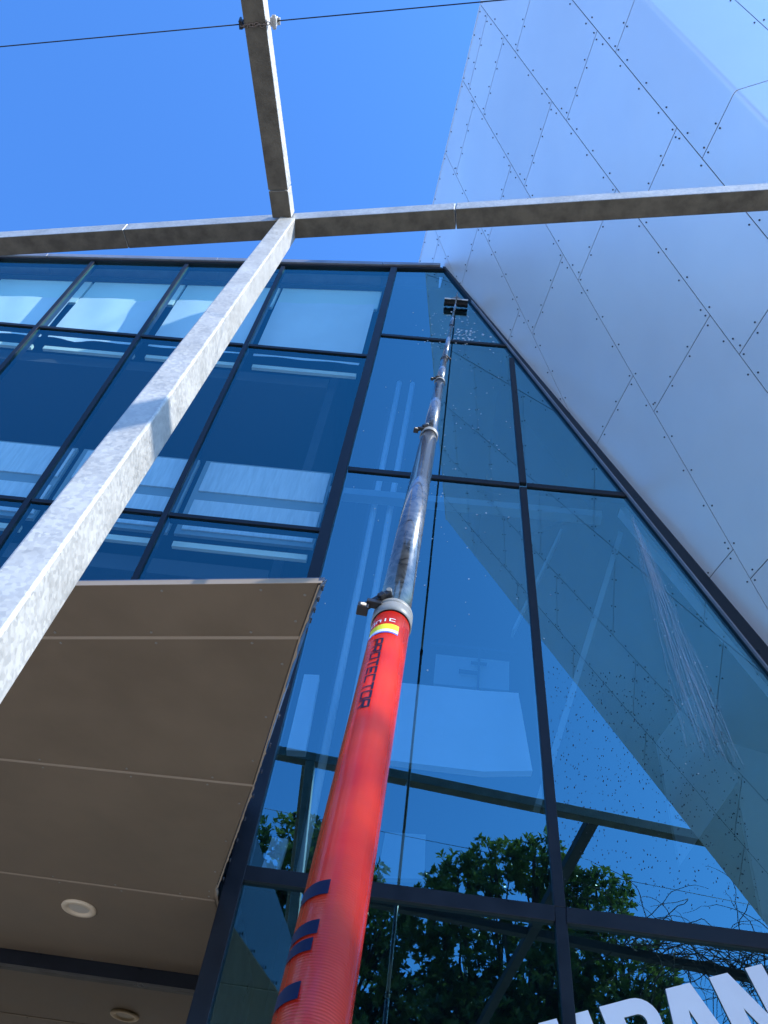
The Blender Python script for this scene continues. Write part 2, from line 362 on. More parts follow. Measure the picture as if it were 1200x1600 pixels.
# interior
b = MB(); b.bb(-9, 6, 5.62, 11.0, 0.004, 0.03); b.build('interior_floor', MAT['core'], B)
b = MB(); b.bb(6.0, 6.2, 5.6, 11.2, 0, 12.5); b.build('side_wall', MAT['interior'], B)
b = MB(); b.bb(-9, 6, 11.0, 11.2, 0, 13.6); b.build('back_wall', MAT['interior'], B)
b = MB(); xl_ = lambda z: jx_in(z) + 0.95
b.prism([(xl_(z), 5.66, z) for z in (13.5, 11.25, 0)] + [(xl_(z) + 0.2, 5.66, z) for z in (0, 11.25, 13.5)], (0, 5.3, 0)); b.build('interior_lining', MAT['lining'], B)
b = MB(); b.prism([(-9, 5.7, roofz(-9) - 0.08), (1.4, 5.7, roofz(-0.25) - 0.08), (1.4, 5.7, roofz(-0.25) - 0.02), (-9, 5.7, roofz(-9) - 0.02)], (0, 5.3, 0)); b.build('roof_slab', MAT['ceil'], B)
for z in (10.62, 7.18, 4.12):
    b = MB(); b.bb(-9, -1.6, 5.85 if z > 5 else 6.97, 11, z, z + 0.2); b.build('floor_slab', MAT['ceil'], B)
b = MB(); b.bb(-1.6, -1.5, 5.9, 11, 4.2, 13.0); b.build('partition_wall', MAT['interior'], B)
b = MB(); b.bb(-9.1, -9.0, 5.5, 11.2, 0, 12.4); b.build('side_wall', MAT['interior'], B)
for i, (x0, x1) in enumerate(cols):
    za = 10.98; x1 = min(x1, -1.2)
    # fabric blind with a soft fold
    b = MB(); n = 14; top = lambda x: 12.06 + 0.13 * (x + 5.4)
    rows = []
    for j in range(9):
        row = []
        for k in range(n + 1):
            x = x0 + 0.05 + (x1 - x0 - 0.1) * k / n; z = za + (top(x) - za) * j / 8
            y = 5.70 + 0.007 * math.sin(k * 0.9 + i * 2 + j * 0.35) + 0.03 * math.exp(-((k - 4 - j * 0.7) / 1.6) ** 2) * (i == 2)
            row.append((x, y, z))
        rows += row
    b.add(rows, [(j * (n + 1) + k, j * (n + 1) + k + 1, (j + 1) * (n + 1) + k + 1, (j + 1) * (n + 1) + k) for j in range(8) for k in range(n)], 0, True)
    b.build('window_blind', MAT['pale'], B)
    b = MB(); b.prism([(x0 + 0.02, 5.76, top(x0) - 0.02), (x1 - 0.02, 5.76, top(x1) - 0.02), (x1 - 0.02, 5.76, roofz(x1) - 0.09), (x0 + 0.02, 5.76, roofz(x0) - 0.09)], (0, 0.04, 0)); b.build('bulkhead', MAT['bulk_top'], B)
    # upstand panels at the bottom of the second row, pale cable trays above
    xa, xb = x0 + 0.10, x1 - 0.05
    b = MB(); b.bb(xa, xb, 5.745, 5.76, 7.72, 8.17); b.bb(xa, xb, 5.745, 5.76, 8.32, 8.80); b.build('spandrel_panel', MAT['streak'], B)
    b = MB(); b.bb(xa - 0.06, xb + 0.02, 5.762, 5.80, 7.66, 8.84); b.build('spandrel_backing', MAT['bulk'], B)
    b = MB(); b.bb(xa, xb, 5.7, 5.74, 10.70, 10.77); b.build('cable_tray', MAT['bulk_top'], B)
    b = MB(); b.bb(xa, xb, 5.7, 5.74, 7.42, 7.49); b.build('cable_tray', MAT['bulk_top'], B)
# bright landing wall and its balustrade inside the tall panes
def ipoly(name, pts, y, t, m):
    b = MB(); b.prism([(p[0], y, p[1]) for p in pts], (0, t, 0)); return b.build(name, MAT[m], B)
ipoly('landing_wall', [(-0.63, 5.50), (0.5, 5.50), (0.88, 5.56), (0.77, 6.30), (0.45, 6.28), (-0.60, 6.26)], 5.9, 0.08, 'pale')
ipoly('landing_wall', [(-1.05, 5.48), (-0.9, 5.49), (-0.92, 6.25), (-1.05, 6.24)], 5.9, 0.08, 'pale')
ipoly('balustrade_panel', [(0.05, 6.36), (0.70, 6.38), (0.70, 6.70), (0.05, 6.69)], 5.98, 0.03, 'bulk')
b = MB(); b.bb(0.42, 0.44, 5.93, 5.95, 6.26, 6.76); b.bb(0.36, 0.50, 5.93, 5.96, 6.60, 6.615); b.bb(-0.02, 0.76, 5.93, 5.96, 6.76, 6.785); b.bb(0.26, 0.42, 5.93, 5.95, 6.48, 6.51); b.build('balustrade_rail', MAT['frame'], B)
ipoly('low_wall', [(-0.22, 4.62), (0.12, 4.66), (0.10, 5.0), (-0.2, 4.98)], 6.05, 0.06, 'bulk')
ipoly('low_wall', [(-1.05, 4.5), (-0.92, 4.5), (-0.9, 4.8), (-1.02, 4.8)], 6.0, 0.06, 'pale')
def ibeam(name, p, q, w, y, m):
    p = Vector((p[0], y, p[1])); q = Vector((q[0], y, q[1])); t = (q - p).normalized(); s_ = t.cross(Vector((0, 1, 0))) * w / 2
    b = MB(); b.prism([p - s_, q - s_, q + s_, p + s_], (0, 0.12, 0)); return b.build(name, MAT[m], B)
ibeam('raking_beam', (1.93, 9.05), (4.2, 4.4), 0.13, 6.0, 'pale')
ibeam('raking_beam', (1.88, 8.75), (0.95, 5.4), 0.05, 6.1, 'bulk')
ibeam('raking_beam', (1.25, 8.7), (0.75, 7.2), 0.02, 6.1, 'bulk')
ibeam('floor_beam', (-1.3, 8.98), (1.7, 9.02), 0.10, 6.1, 'bulk')
ipoly('interior_lining', [(2.02, 5.1), (1.98, 6.2), (2.35, 6.75), (2.6, 5.9)], 6.2, 0.05, 'bulk_dim')
ipoly('interior_lining', [(2.6, 4.6), (2.62, 6.35), (3.6, 6.1), (4.4, 4.6)], 6.3, 0.05, 'bulk_dim')
ipoly('interior_lining', [(0.85, 8.7), (0.85, 11.0), (1.0, 10.7), (1.6, 9.3), (1.55, 9.15)], 6.25, 0.05, 'ceil')
ipoly('interior_lining', [(-0.9, 4.9), (-0.9, 11.4), (-0.55, 11.4), (-0.6, 4.9)], 6.6, 0.05, 'ceil')
b = MB()
for x in (-0.80, -0.62): b.tube([(x, 6.3, 4.6), (x + 0.02, 6.3, 11.6)], 0.035, 10)
b.build('service_pipe', MAT['pale'], B)

# ------------------------------------------------------------------ entrance canopy
ZS = 4.082
CN = thing('entrance_canopy', (-2.5, 4.0, ZS), 'brown panelled entrance canopy seen from below beside the lower left glass', 'canopy')
def canopy_panel(poly, label=None):
    c = Vector((sum(p[0] for p in poly) / len(poly), sum(p[1] for p in poly) / len(poly)))
    b = MB(); g_ = 0.006
    P = [Vector((p[0], p[1])) + (c - Vector((p[0], p[1]))).normalized() * g_ for p in poly]
    b.prism([(p.x, p.y, ZS) for p in P], (0, 0, 0.006))
    n = len(poly)
    for i in range(n):
        A, Q = P[i], P[(i + 1) % n]; L_ = (Q - A).length; k = max(2, int(L_ / 0.42))
        dirn = (Q - A).normalized(); inn = Vector((-dirn.y, dirn.x))
        if inn.dot(c - A) < 0: inn = -inn
        for j in range(k):
            q = A + dirn * (L_ * (j + 0.5 + random.uniform(-0.05, 0.05)) / k) + inn * 0.035
            b.disc((q.x, q.y, ZS), (0, 0, -1), 0.006, 0.003, 8, 1)
    return b.build('soffit_panel', [MAT['soffit'], MAT['collar']], CN)
fe = lambda x: 2.555 - 0.165 * (x + 0.481)
s1 = lambda x: 2.906 - 0.166 * (x + 0.575)
s2 = lambda x: 4.137 - 0.037 * (x + 0.864)
s3 = lambda x: 5.545
def ex_(y):   # right-hand edge
    pts = [(2.555, -0.481), (2.906, -0.575), (4.137, -0.864), (5.40, -1.19)]
    for (ya, xa), (yb, xb) in zip(pts, pts[1:]):
        if y <= yb: return xa + (xb - xa) * (y - ya) / (yb - ya)
    return pts[-1][1]
XL = [-7.2, -4.6]
canopy_panel([(-4.6, fe(-4.6)), (-0.481, 2.555), (-0.575, 2.906), (-4.6, s1(-4.6))])
canopy_panel([(-4.6, s1(-4.6)), (-0.575, 2.906), (-0.864, 4.137), (-4.6, s2(-4.6))])
canopy_panel([(-4.6, s2(-4.6)), (-0.864, 4.137), (-1.19, 5.39), (-1.21, s3(0)), (-4.6, s3(0))])
canopy_panel([(-4.6, 5.545), (-1.205, 5.545), (-1.205, 6.79), (-4.6, 6.79)])
canopy_panel([(-7.2, fe(-7.2)), (-4.6, fe(-4.6)), (-4.6, s2(-4.6)), (-7.2, s2(-7.2))])
canopy_panel([(-7.2, s2(-7.2)), (-4.6, s2(-4.6)), (-4.6, 6.79), (-7.2, 6.79)])
b = MB(); b.prism([(-7.2, fe(-7.2) + 0.01, ZS + 0.007), (-0.49, 2.565, ZS + 0.007), (-0.58, 2.906, ZS + 0.007), (-0.87, 4.137, ZS + 0.007), (-1.192, 5.39, ZS + 0.007), (-1.192, 6.79, ZS + 0.007), (-7.2, 6.79, ZS + 0.007)], (0, 0, 0.03)); b.build('soffit_backing', MAT['soffit_trim'], CN)
b = MB(); pts = [(-0.474, 2.56), (-0.568, 2.906), (-0.857, 4.137), (-1.178, 5.385)]
for i, ((xa, ya), (xb, yb)) in enumerate(zip(pts, pts[1:])):
    b.prism([(xa, ya, ZS - 0.004), (xb, yb, ZS - 0.004), (xb + 0.02, yb, ZS + 0.03 + 0.62 * (yb - 2.56) / 2.82), (xa + 0.02, ya, ZS + 0.03 + 0.62 * (ya - 2.56) / 2.82)], (-0.004, 0, 0))
    for k in range(5):
        t_ = (k + 0.5) / 5; b.disc((xa + (xb - xa) * t_ + 0.012, ya + (yb - ya) * t_, ZS + 0.012), (1, 0.2, 0), 0.012, 0.006, 8, 1)
b.build('side_fascia', [MAT['fascia'], MAT['screw']], CN)
b = MB(); b.prism([(-7.2, fe(-7.2) - 0.004, ZS - 0.002), (-0.47, fe(-0.47) - 0.004, ZS - 0.002), (-0.47, fe(-0.47) - 0.004, ZS + 0.010), (-7.2, fe(-7.2) - 0.004, ZS + 0.010)], (0, 0.003, 0)); b.build('front_flashing', MAT['soffit_trim'], CN)
b = MB(); b.prism([(-7.2, fe(-7.2) + 0.03, ZS + 0.05), (-0.47, 2.59, ZS + 0.05), (-1.16, 5.38, ZS + 0.66), (-7.2, 5.38, ZS + 0.66)], (0, 0, 0.02)); b.build('roof_sheet', MAT['fascia'], CN)
b = MB(); ys = [2.56 + 0.028 * k for k in range(101)]
wd_ = [0.004 + abs(random.gauss(0, 0.0035)) for _ in ys]
vs = [(ex_(y) - 0.002, y, ZS - 0.0055) for y in ys] + [(ex_(y) + w_, y, ZS - 0.0055) for y, w_ in zip(ys, wd_)]
b.add(vs, [(k, k + 1, 102 + k, 101 + k) for k in range(100)]); b.build('edge_sealant', MAT['soffit_trim'], CN)
for fn, xe in ((s1, -0.575), (s2, -0.864), (lambda x: 5.545, -1.21)):
    b = MB(); b.prism([(-7.2, fn(-7.2) - 0.009, ZS - 0.003), (xe, fn(xe) - 0.009, ZS - 0.003), (xe, fn(xe) + 0.009, ZS - 0.003), (-7.2, fn(-7.2) + 0.009, ZS - 0.003)], (0, 0, 0.0025)); b.build('cover_strip', MAT['soffit_trim'], CN)
DL = thing('downlight', (-2.182, 5.916, ZS), 'round cream recessed downlight in the brown canopy soffit', 'light')
def lathe(prof, c, seg=40, m=0, b=None, flip=False):
    b = b or MB(); vs = []; fs = []
    for r, z in prof:
        for k in range(seg): a = 2 * math.pi * k / seg; vs.append((c[0] + r * math.cos(a), c[1] + r * math.sin(a), c[2] + z))
    for i in range(len(prof) - 1):
        for k in range(seg): fs.append((i * seg + k, i * seg + (k + 1) % seg, (i + 1) * seg + (k + 1) % seg, (i + 1) * seg + k))
    b.add(vs, fs, m, True); return b
lathe([(0.118, 0.0), (0.12, -0.008), (0.115, -0.016), (0.085, -0.018), (0.08, -0.010), (0.072, -0.004)], (-2.182, 5.916, ZS - 0.001)).build('lamp_trim', MAT['lamp_white'], DL)
lathe([(0.0735, -0.004), (0.05, -0.006), (0.001, -0.008)], (-2.182, 5.916, ZS - 0.001)).build('lamp_diffuser', MAT['lamp_glass'], DL)

# ------------------------------------------------------------------ metal clad wall
FV = Vector((0.39474, 0.22596, -0.89058)); NV = Vector((0.90513, 0.0707, 0.41919)).normalized()
FV = (FV - NV * FV.dot(NV)).normalized()
VV = NV.cross(FV)
O = Vector((1.317, 1.503, 10.605))
th = rad(72); EV = (-VV) * math.cos(th) + NV * math.sin(th); N2 = FV.cross(EV)
if N2.dot(Vector((0, 0, 1.6)) - O) < 0: N2 = -N2
N1 = -NV
W = thing('metal_clad_wall', (4.5, 4, 0), 'leaning wall of riveted silver metal panels overhanging the glass on the right', 'wall')
P1 = lambda u, v, d=0.0: O + FV * u + VV * v + N1 * d
P2 = lambda u, e, d=0.0: O + FV * u + EV * e + N2 * d
UT = -3.21; UB = 11.6
vj = lambda u: 4.618 - 0.2325 * (u + 2.259) + 0.03
def clip(poly, fn):
    out = []
    for i in range(len(poly)):
        a, c = poly[i], poly[(i + 1) % len(poly)]; fa, fc = fn(a), fn(c)
        if fa >= 0: out.append(a)
        if (fa >= 0) != (fc >= 0):
            t_ = fa / (fa - fc); out.append((a[0] + (c[0] - a[0]) * t_, a[1] + (c[1] - a[1]) * t_))
    return out
rows = [None,
        (lambda u: 0.535 + 0.02 * u, lambda u: 1.435, [-2.03, -0.57, 1.11, 3.01, 4.85, 6.7, 8.5, 10.3]),
        (lambda u: 1.435, lambda u: 2.50 + 0.045 * u, [-2.96, -2.40, -0.96, 0.657, 2.52, 4.4, 6.2, 8.0, 9.8]),
        (lambda u: 2.50 + 0.045 * u, lambda u: 3.63 + 0.08 * u, [-2.73, -1.39, 0.236, 2.05, 4.10, 6.0, 7.9]),
        (lambda u: 3.63 + 0.08 * u, lambda u: 4.73 + 0.10 * u, [-1.74, -0.185, 1.5]),
        (lambda u: 4.73 + 0.10 * u, lambda u: 5.90 + 0.12 * u, [-2.75]),
        (lambda u: 5.90 + 0.12 * u, lambda u: 6.95, [-2.5])]
G = 0.0042; T = 0.012
def rivet(b, c, nrm): b.disc(c, nrm, 0.0075, 0.007, 10, 1)
def panel1(u0, u1, f0, f1):
    pl_ = [(u0 + G, f0(u0) + G), (u1 - G, f0(u1) + G), (u1 - G, f1(u1) - G), (u0 + G, f1(u0) - G)]
    polys = []
    a = clip(pl_, lambda p: -2.33 - p[0]); 
    if len(a) > 2: polys.append(a)
    a = clip(clip(pl_, lambda p: p[0] + 2.33), lambda p: vj(p[0]) - p[1])
    if len(a) > 2: polys.append(a)
    if not polys: return
    b = MB()
    for a in polys:
        b.prism([P1(u, v, T) for u, v in a], N1 * -0.006)
    inside = lambda u, v: (u < -2.33 or v < vj(u) - 0.02) and u0 < u < u1
    def rv(u, v):
        if inside(u, v): rivet(b, P1(u, v, T), N1)
    off = 0.045
    k0 = math.ceil(u0 / 0.40)
    for k in range(k0, int(u1 / 0.40) + 1):
        u = k * 0.40
        if u0 + 0.05 < u < u1 - 0.05:
            rv(u, f0(u) + off); rv(u + 0.07 if u + 0.07 < u1 - 0.03 else u, f1(u) - off)
    for uu, s_ in ((u0, 1), (u1, -1)):
        h_ = f1(uu) - f0(uu)
        for t_ in (0.05, 0.35, 0.66, 0.95):
            vv = f0(uu) + h_ * t_ + 0.02 * s_; rv(uu + s_ * 0.04, min(max(vv, f0(uu) + 0.04), f1(uu) - 0.04))
    b.build('cladding_panel', [MAT['clad'], MAT['screw']], W)
for r in rows[1:]:
    cuts = [UT] + [c for c in r[2] if c > UT + 0.1] + [UB]
    for u0, u1 in zip(cuts, cuts[1:]): panel1(u0, u1, r[0], r[1])
# folded panels that wrap the corner on to the front face
E1 = 0.62
def bent(u0, u1):
    b = MB(); R_ = 0.03; prof = []
    for k in range(9):
        pass
    f0 = rows[1][0]
    # quadratic blend across the fold for a soft bend
    S = 10; line = lambda u, q: None
    cols_ = []
    for u in (u0 + G, u1 - G):
        c_ = [P1(u, f0(u) - G, T)]
        for k in range(S + 1):
            t_ = k / S; a = P1(u, R_, T); m_ = O + FV * u + (N1 + N2) * T * 0.8; z_ = P2(u, R_, T)
            c_.append(a * (1 - t_) ** 2 + m_ * 2 * t_ * (1 - t_) + z_ * t_ ** 2)
        c_.append(P2(u, E1 - G, T)); cols_.append(c_)
    n = len(cols_[0]); vs = cols_[0] + cols_[1]
    b.add(vs, [(i, i + 1, n + i + 1, n + i) for i in range(n - 1)], 0, True)
    # return edges so the sheet has thickness
    for c_ in (cols_[0], cols_[1]):
        w_ = c_ + [p - (N1 if i < n / 2 else N2) * 0.006 for i, p in enumerate(c_)]
        b.add(w_, [(i, i + 1, n + i + 1, n + i) for i in range(n - 1)], 0, False)
    k0 = math.ceil(u0 / 0.40)
    for k in range(k0, int(u1 / 0.40) + 1):
        u = k * 0.40
        if u0 + 0.05 < u < u1 - 0.05:
            rivet(b, P1(u + 0.07, f0(u) - 0.045, T), N1); rivet(b, P2(u, E1 - 0.04, T), N2)
    for uu, s_ in ((u0, 1), (u1, -1)):
        for v_ in (0.49, 0.28): rivet(b, P1(uu + s_ * 0.035, v_, T), N1)
        for v_ in (0.3, 0.55): rivet(b, P2(uu + s_ * 0.035, v_, T), N2)
    b.build('cladding_panel', [MAT['clad'], MAT['screw']], W)
cuts = [UT, -1.88, -0.155, 1.57, 3.28, 5.0, 6.8, 8.6, UB]
for u0, u1 in zip(cuts, cuts[1:]): bent(u0, u1)
# front face rows beyond
for e0, e1, cuts in ((0.62, 1.7, [UT, -1.4, 0.31, 2.05, 3.9, 6.0, UB]), (1.7, 2.8, [UT, -0.6, 1.2, 3.1, 5.2, UB]), (2.8, 4.2, [UT, -1.2, 1.8, 4.2, UB])):
    for u0, u1 in zip(cuts, cuts[1:]):
        b = MB(); b.prism([P2(u0 + G, e0 + G, T), P2(u1 - G, e0 + G, T), P2(u1 - G, e1 - G, T), P2(u0 + G, e1 - G, T)], N2 * -0.006)
        for k in range(math.ceil((u0 + 0.05) / 0.4), int((u1 - 0.05) / 0.4) + 1):
            rivet(b, P2(k * 0.4, e0 + 0.045, T), N2); rivet(b, P2(k * 0.4 + 0.07, e1 - 0.045, T), N2)
        for uu, s_ in ((u0, 1), (u1, -1)):
            for t_ in (0.06, 0.38, 0.68, 0.94): rivet(b, P2(uu + s_ * 0.04, e0 + (e1 - e0) * t_, T), N2)
        b.build('cladding_panel', [MAT['clad'], MAT['screw']], W)
# solid core behind the sheets
b = MB()
core = [(UT + 0.004, 0.11), (UT + 0.004, 6.94), (-1.87, 6.94), (-2.31, 4.66), (UB, vj(UB) - 0.01), (UB, 0.11)]
b.prism([P1(u, v, 0.0) for u, v in core], EV * 8.5)
b.build('wall_core', MAT['seam'], W)
b = MB()
A_ = P1(UT, 0, 0); K_ = P1(UT, 6.9, 0)
up = Vector((0.15, 0, 1.0))
caster = [A_ + EV * 0.05, K_ + EV * 0.05, K_ + EV * 0.05 + up * 0.35, P1(UT, 4.9, 0) + EV * 0.05 + up * 0.7, A_ + EV * 0.05 + up * 4.4]  # unseen block above the side face, added to shade the left facade
b.prism(caster, EV * 8.0); b.build('shade_block', MAT['cap'], W)
# thin bright edge trim along the upper edge of the side face
b = MB()
for va, vb in ((0, 1.43), (1.44, 2.35), (2.36, 3.36), (3.37, 4.4), (4.41, 6.9)):
    b.prism([P1(UT - 0.012, va, T + 0.004), P1(UT + 0.006, va, T + 0.004), P1(UT + 0.006, vb, T + 0.004), P1(UT - 0.012, vb, T + 0.004)], N1 * -0.03)
b.build('edge_trim', MAT['clad'], W)

# ------------------------------------------------------------------ pergola frame
PG = thing('steel_pergola', (-0.67, 0.8, 0), 'galvanised steel pergola of box beams and one leaning post in front of the glass', 'pergola')
ZB = 7.144; HB = 0.11
def beam(p, q, w, h=HB, z=ZB, name='beam', parent=PG, m='galv', mu='brown_underside'):
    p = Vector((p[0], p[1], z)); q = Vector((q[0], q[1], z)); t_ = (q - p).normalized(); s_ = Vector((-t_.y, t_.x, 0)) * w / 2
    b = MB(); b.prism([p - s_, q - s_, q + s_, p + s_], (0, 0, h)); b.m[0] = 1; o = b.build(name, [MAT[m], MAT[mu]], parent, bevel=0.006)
    return o
lr = lambda x: 2.203 - 0.141 * x
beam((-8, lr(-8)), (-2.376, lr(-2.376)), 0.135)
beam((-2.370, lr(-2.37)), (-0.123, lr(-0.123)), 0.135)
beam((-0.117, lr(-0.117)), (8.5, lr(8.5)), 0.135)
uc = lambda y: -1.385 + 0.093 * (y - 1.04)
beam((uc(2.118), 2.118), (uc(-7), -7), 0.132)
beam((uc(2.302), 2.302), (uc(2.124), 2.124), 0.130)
u2 = lambda y: 2.07 + 0.093 * (y - 2)
beam((u2(1.84), 1.84), (u2(-9), -9), 0.132, m='shaded_steel', mu='shaded_steel')
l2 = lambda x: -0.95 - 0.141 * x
beam((-8, l2(-8)), (uc(-0.8) - 0.07, l2(uc(-0.8))), 0.135, m='shaded_steel', mu='shaded_steel'); beam((uc(-0.8) + 0.075, l2(uc(-0.8))), (u2(-1.2) - 0.07, l2(1.75)), 0.135, m='shaded_steel', mu='shaded_steel'); beam((u2(-1.2) + 0.075, l2(1.85)), (9, l2(9)), 0.135, m='shaded_steel', mu='shaded_steel')
b = MB(); tw = 0.03; exv = Vector((math.cos(tw), math.sin(tw), 0)) * 0.102; eyv = Vector((-math.sin(tw), math.cos(tw), 0)) * 0.150
Tp = Vector((-1.178, 2.295, 7.143)); Bp = Vector((-0.672, 0.782, 0))
b.add([Bp, Bp - exv, Bp - exv + eyv, Bp + eyv, Tp, Tp - exv, Tp - exv + eyv, Tp + eyv], [(0, 1, 2, 3), (7, 6, 5, 4), (0, 4, 5, 1), (1, 5, 6, 2), (2, 6, 7, 3), (3, 7, 4, 0)])
b.build('post', MAT['galv'], PG, bevel=0.007)
# catenary wire, chain and clamp round the overhead beam
w0 = Vector((-1.375, 1.163, 7.185)); wd = Vector((1.37, -0.185, 0)).normalized()
b = MB(); b.tube([w0 + wd * s_ for s_ in (-7, -3.5, -0.10)], 0.0034, 6); b.tube([w0 + wd * s_ for s_ in (0.10, 4, 9)], 0.0034, 6)
tag(b.build('overhead_wire', MAT['wire']), 'thin dark wire stretched across the sky at the top', 'wire')
CH = thing('chain', (-1.36, 1.16, 7.12), 'short rusty chain wrapped under the overhead steel beam', 'chain')
def link(b, c, t_, nrm, L_=0.013, w_=0.0085, r=0.0028):
    t_ = t_.normalized(); s_ = nrm.cross(t_).normalized(); pts = []
    for k in range(13):
        a = 2 * math.pi * k / 12; pts.append(c + t_ * (math.cos(a) * L_) + s_ * (math.sin(a) * w_))
    b.tube(pts, r, 6, cap=False)
b = MB()
for k in range(10):
    x = -1.445 + 0.0165 * k; link(b, Vector((x, 1.165 - 0.1 * (x + 1.38) + 0.006 * math.sin(k * 2), 7.136)), Vector((1, -0.1, 0)), Vector((0, 0, 1)) if k % 2 else Vector((0, 1, 0.2)))
b.build('chain_links', MAT['chain'], CH)
b = MB(); b.box((-1.458, 1.172, 7.165), (0.010, 0.022, 0.03)); b.tube([(-1.458, 1.15, 7.12), (-1.475, 1.15, 7.22)], 0.008, 8); b.build('shackle', MAT['wire'], CH, bevel=0.003)
b = MB(); b.box((-1.268, 1.148, 7.175), (0.018, 0.024, 0.026)); b.tube([(-1.262, 1.11, 7.155), (-1.262, 1.185, 7.155)], 0.012, 10); b.tube([(-1.245, 1.13, 7.20), (-1.245, 1.17, 7.20)], 0.010, 10); b.build('wire_clamp', MAT['galv'], CH, bevel=0.003)

# ------------------------------------------------------------------ window cleaning pole
PC1 = Vector((-0.063, 0.991, 2.5)); TIP = Vector((-0.130, 5.40, 12.361)); PU = (TIP - PC1).normalized()
CAMP = Vector((0, 0, 1.6))
toc = (CAMP - PC1); toc = (toc - PU * toc.dot(PU)).normalized()      # side of the pole that faces the camera
side = PU.cross(toc)                                                # towards the right or left of the picture
if side.x > 0: side = -side                                         # side: to the left
pole_base = PC1 + PU * -(PC1.z / PU.z)
PL = thing('cleaning_pole', tuple(pole_base), 'long red and carbon telescopic window cleaning pole reaching up the glass', 'pole')
# pole parts are built along local z and carried by an orientation matrix, so textures follow the tube
POLEM = Matrix((side, toc, side.cross(toc))).transposed()
if (side.cross(toc)).dot(PU) < 0: POLEM = Matrix((-side, toc, (-side).cross(toc))).transposed()
SX = 1.0 if (POLEM @ Vector((1, 0, 0))).dot(side) > 0 else -1.0     # sign of local x that points left
def pole_obj(b, name, mats, s0=0.0, bevel=0.0, parent=None):
    me = bpy.data.meshes.new(name); me.from_pydata(b.v, [], b.f); me.update()
    if not isinstance(mats, (list, tuple)): mats = [mats]
    for m_ in mats: me.materials.append(m_)
    me.polygons.foreach_set('material_index', b.m); me.polygons.foreach_set('use_smooth', b.smooth)
    o = bpy.data.objects.new(name, me); scene.collection.objects.link(o)
    Mx = POLEM.to_4x4(); Mx.translation = PC1 + PU * s0
    par = parent or PL
    o.parent = par
    if par is PL: o.matrix_basis = Matrix.Translation(-Vector(pole_base)) @ Mx
    else: o.matrix_basis = par.matrix_basis.inverted() @ Matrix.Translation(-Vector(pole_base)) @ Mx
    if bevel: 
        q = o.modifiers.new('bevel', 'BEVEL'); q.width = bevel; q.segments = 2; q.limit_method = 'ANGLE'
    return o
secs = [(-(PC1 - pole_base).length, 0.0, 0.0285, 'red'), (0.0, 1.44, 0.0258, 'carbon'), (1.44, 2.66, 0.0215, 'carbon'), (2.66, 3.58, 0.0182, 'carbon'), (3.58, 6.07, 0.0150, 'carbon'), (6.07, 7.92, 0.0128, 'carbon'), (7.92, 10.78, 0.0105, 'carbon')]
SEC = []
for i, (a, c, r, m) in enumerate(secs):
    b = MB(); b.tube([(0, 0, 0), (0, 0, (c - a) * 0.5), (0, 0, c - a - (0.03 if i < 6 else 0))], r, 48)
    o = pole_obj(b, 'pole_section', MAT[m], a); SEC.append(o)
    if i == 0: o['label'] = 'red lower pole section with printed name'
def clamp(s0, r, big=1.0, flip=False):
    k = r / 0.0285
    b = MB(); lathe([(r + 0.0008, -0.026 * k), (r + 0.0024, -0.025 * k), (r + 0.0024, 0.003 * k), (r + 0.0012, 0.0035 * k), (r + 0.0012, 0.0055 * k), (r + 0.0022, 0.006 * k), (r + 0.0022, 0.016 * k), (r - 0.002, 0.018 * k)], (0, 0, 0), 48, b=b)
    c_ = pole_obj(b, 'clamp', MAT['collar' if not flip else 'black'], s0)
    sx = SX * (-1 if flip else 1)
    b = MB()
    X_ = Vector((sx, 0, 0)); Y_ = Vector((0, 1, 0)); Z_ = Vector((0, 0, 1))
    e0 = X_ * (r + 0.019 * k) + Y_ * (0.45 * r) + Z_ * (0.000 * k); e1 = X_ * (r * 0.45) + Y_ * (0.95 * r + 0.004) + Z_ * (0.034 * k)
    ax = (e1 - e0).normalized(); ay = (Y_ - ax * ax.y).normalized(); az = ax.cross(ay)
    b.box((e0 + e1) / 2 + az * 0.002 * k, ((e1 - e0).length / 2, 0.0048 * k, 0.0050 * k), (ax, ay, az))
    b.box(e0 - Z_ * 0.008 * k, (0.0085 * k, 0.008 * k, 0.0085 * k), (X_, Y_, Z_))
    b.box(e0.lerp(e1, 0.45) - Z_ * 0.011 * k - Y_ * 0.002, (0.012 * k, 0.006 * k, 0.0055 * k), (X_, Y_, Z_))
    b.box(e0.lerp(e1, 0.70) - Z_ * 0.005 * k + Y_ * 0.003 * k, (0.0055 * k, 0.005 * k, 0.0045 * k), (ax, ay, az))
    lv = pole_obj(b, 'lever', MAT['black'], s0, bevel=0.0012 * k, parent=c_)
    pc = e0 - Z_ * 0.010 * k + Y_ * 0.0078 * k
    b = MB(); b.tube([pc, pc + Y_ * 0.002 * k], 0.0045 * k, 16); pole_obj(b, 'pin', MAT['lamp_white'], s0, parent=c_)
    b = MB(); b.tube([e1 - ay * 0.006 * k, e1 + ay * 0.006 * k], 0.0042 * k, 14); pole_obj(b, 'pin', MAT['collar'], s0, parent=c_)
clamp(0.0, 0.0285)
clamp(1.44, 0.0258 * 1.0); clamp(2.66, 0.0218); clamp(3.58, 0.0185, flip=True)
for s0, r in ((6.07, 0.0145), (7.92, 0.0120)):
    b = MB(); b.tube([(0, 0, -0.04), (0, 0, 0.02)], r + 0.003, 20); pole_obj(b, 'joint_ring', MAT['black'], s0)
